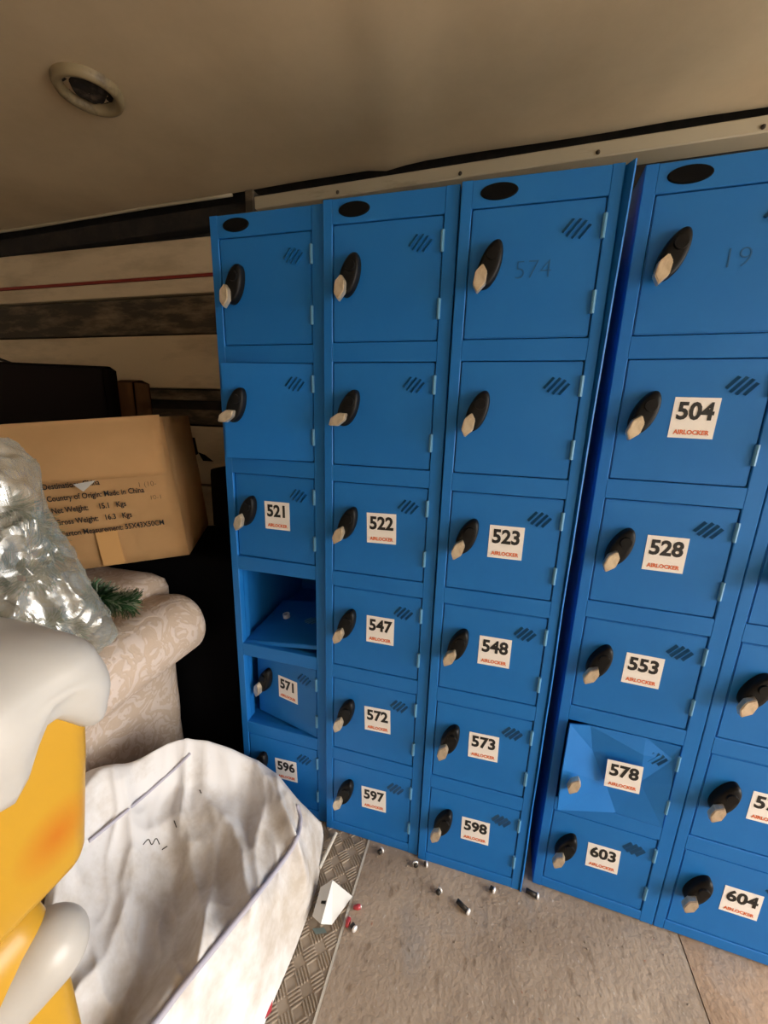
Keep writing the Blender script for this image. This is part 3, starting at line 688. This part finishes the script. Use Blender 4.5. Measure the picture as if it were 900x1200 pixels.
# ------------------------------------------------------------------ debris on the floor
def barrel(x, y, rz, L, label, sm='steel_dark', hm='steel_bright', r=.008, group=None):
    b = empty('lock_barrel', (x, y, r + .0012), rz); tag(b, label, 'lock barrel', group)
    bm = bmesh.new(); tube(bm, [(-L, 0, 0), (0, 0, 0)], r * .8, 10); link('shank', mesh_from(bm, 'shank'), sm, b, True)
    bm = bmesh.new(); tube(bm, [(0, 0, 0), (.003, 0, 0), (.006, 0, 0)], [r, r * 1.1, r * .7], 12); link('head', mesh_from(bm, 'head'), hm, b, True)
gp = 'loose lock barrels scattered on the floor'
for (px, py), rz, L, lab in (((548, 1068), -.5, .034, 'longest loose dark lock barrel with silver head on the plywood'),
        ((447, 997), .9, .012, 'short silver lock barrel by the column stickered 597'), ((487, 1013), 2., .006, 'tiny silver lock barrel at the foot of the locker seam'),
        ((499, 1013), .2, .006, 'tiny silver lock barrel just right of the locker seam foot'), ((515, 1044), 1., .010, 'small silver lock barrel lying out from the column stickered 598'),
        ((578, 1043), -.4, .009, 'small silver lock barrel close to the foot of column 598'), ((629, 1050), -.2, .030, 'silver-headed lock barrel lying by the dark gap between lockers'),
        ((415, 1088), -.6, .010, 'silver lock barrel beside the red scraps')):
    p = onz(px, py, .008); barrel(p.x, p.y, rz, L, lab, 'steel_dark', group=gp)
for (px, py), rz, lab in (((419, 1063), .4, 'small red plastic stub lying beyond the folded white card'), ((408, 1080), 1.6, 'small dark red plastic stub beside a silver lock barrel')):
    p = onz(px, py, .007); e = empty('red_stub', (p.x, p.y, .0075), rz); tag(e, lab, 'scrap', 'red plastic stubs')
    bm = bmesh.new(); tube(bm, [(-.012, 0, 0), (.0, 0, 0), (.008, 0, 0)], [.004, .007, .006], 10); link('stub_body', mesh_from(bm, 'stub_body'), 'red_plastic', e, True)
    bm = bmesh.new(); tube(bm, [(.008, 0, 0), (.011, 0, 0)], [.004, .003], 8); link('stub_tip', mesh_from(bm, 'stub_tip'), 'steel_bright', e, True)
bm = bmesh.new(); tube(bm, [onz(394, 976, .007), onz(385, 995, .007), onz(374, 1018, .007)], .005, 8)
tag(link('pale_stick', mesh_from(bm, 'pale_stick'), 'tube_pale'), 'thin pale stick on the tread plate between sack and lockers', 'stick')
bm = bmesh.new()
a = [onz(x, y, .004) for x, y in ((318, 1150), (322, 1158), (318, 1185), (311, 1196), (308, 1175))]
bm.faces.new([bm.verts.new(p + Vector((0, 0, .004 * (i % 2)))) for i, p in enumerate(a)]); bmesh.ops.solidify(bm, geom=bm.faces[:], thickness=.003)
tag(link('red_scrap', mesh_from(bm, 'red_scrap'), 'red_plastic'), 'torn red plastic strip at the foot of the white sack', 'scrap')
bm = bmesh.new(); a = [onz(x, y, .002) for x, y in ((366, 1088), (380, 1087), (383, 1093), (370, 1095))]; bm.faces.new([bm.verts.new(p) for p in a]); bmesh.ops.solidify(bm, geom=bm.faces[:], thickness=.002)
tag(link('teal_scrap', mesh_from(bm, 'teal_scrap'), 'teal_scrap'), 'tiny grey-teal paper scrap under the folded white card', 'scrap')

bm = bmesh.new(); random.seed(11)
for k in range(70):
    x, y = random.uniform(.48, 1.3), -.03 - abs(random.gauss(0, .13)); r = random.uniform(.0008, .0020)
    bmesh.ops.create_icosphere(bm, subdivisions=1, radius=r, matrix=Matrix.Translation((x, y, r * .7)) @ Matrix.Rotation(random.random() * 6, 4, 'Z') @ Matrix.Diagonal((1.6, 1, .8, 1)))
gr = tag(link('floor_grit', mesh_from(bm, 'floor_grit'), 'tread_plate'), 'pale crumbs of grit scattered over the plywood floor', 'grit'); gr['kind'] = 'stuff'
# ------------------------------------------------------------------ yellow and white display figure
FC = Vector((.07, -.81, 0))
SPOT = onx(67, 978, .242) - FC
special()
def rsq(a, r, n=20):
    """rounded square outline of half-width a, corner radius r"""
    out = []
    for q in range(4):
        cx, cy = ((1, 1), (-1, 1), (-1, -1), (1, -1))[q]
        for k in range(n):
            t = math.pi / 2 * (q + (k + .5) / n)
            out.append((cx * (a - r) + r * math.cos(t), cy * (a - r) + r * math.sin(t)))
        nx = ((-1, 1), (-1, -1), (1, -1), (1, 1))[q]
        px, py = out[-1]; ex, ey = nx[0] * (a - r) + r * math.cos(math.pi / 2 * (q + 1)), nx[1] * (a - r) + r * math.sin(math.pi / 2 * (q + 1))
        for k in range(1, 16): out.append((px + (ex - px) * k / 16, py + (ey - py) * k / 16))
    return out
def loft(bm, rings):
    R = [[bm.verts.new(p) for p in r] for r in rings]; n = len(R[0])
    for i in range(len(R) - 1):
        for k in range(n): bm.faces.new((R[i][k], R[i][(k + 1) % n], R[i + 1][(k + 1) % n], R[i + 1][k]))
    bm.faces.new(R[0][::-1]); bm.faces.new(R[-1]); bmesh.ops.recalc_face_normals(bm, faces=bm.faces[:])
def build_figure():
    f = empty('display_figure', FC); tag(f, 'glossy yellow plastic display figure with white dripping top and white arm', 'figure')
    bm = bmesh.new()
    loft(bm, [[(x, y, z) for x, y in rsq(a, r)] for a, r, z in ((.145, .03, .718), (.158, .035, .719), (.163, .037, .724), (.166, .038, .735), (.172, .038, .80), (.180, .04, .88), (.186, .04, .97), (.186, .04, 1.02), (.15, .03, 1.04))])
    link('head', mesh_from(bm, 'head'), 'yellow_plastic', f, True)
    # white topping with rounded drips hanging over the edge
    bm = bmesh.new(); rings = []
    def wave(x, y): return math.cos((min(abs(x), abs(y)) - .17) * 2 * math.pi / .115)
    N = 22
    for i in range(N + 1):
        s_ = i / N; ring = []
        for x, y in rsq(1, .34):
            w_ = wave(x * .18, y * .18); rz = .948 - .030 * w_
            if s_ < .45:
                q = s_ / .45 * math.pi / 2; a = .05 + .157 * math.sin(q); z = 1.015 + .062 * math.cos(q)
            elif s_ < .75:
                q = (s_ - .45) / .3; a = .207 + .006 * math.sin(q * math.pi); z = 1.015 + (rz + .02 - 1.015) * q
            else:
                q = (s_ - .75) / .25 * math.pi; a = .193 + .014 * math.cos(q); z = rz + .02 - .024 * math.sin(q)
            a *= 1 + .022 * w_ * min(1, s_ * 1.6)
            ring.append((x * a, y * a, z))
        rings.append(ring)
    loft(bm, rings); link('topping', mesh_from(bm, 'topping'), 'white_plastic', f, True)
    # lower body
    c = onz(93, 1172, .5) - FC; a = .15; ox, oy = c.x - a + .008, c.y - a + .008
    bm = bmesh.new()
    loft(bm, [[(ox + x, oy + y, z) for x, y in rsq(a * k, .04)] for k, z in ((.96, 0), (1, .012), (1, .3), (1, .55), (.97, .66), (.9, .72))])
    link('body', mesh_from(bm, 'body'), 'yellow_plastic', f, True)
    a, b = onz(70, 1098, .64) - FC, onz(-20, 1190, .60) - FC; d = (b - a).normalized(); L = (b - a).length + .1; r = .046
    pts, rr = [], []
    for k in range(9):
        q = math.pi / 2 * (1 - k / 8); pts.append(a - d * (r * math.sin(q)) + d * r * .35); rr.append(max(.0015, r * math.cos(q)))
    for k in range(1, 9): pts.append(a + d * (r * .35 + L * k / 8)); rr.append(r * (1 + .12 * k / 8))
    bm = bmesh.new(); tube(bm, pts, rr, 28); link('arm', mesh_from(bm, 'arm'), 'white_plastic', f, True)
build_figure()
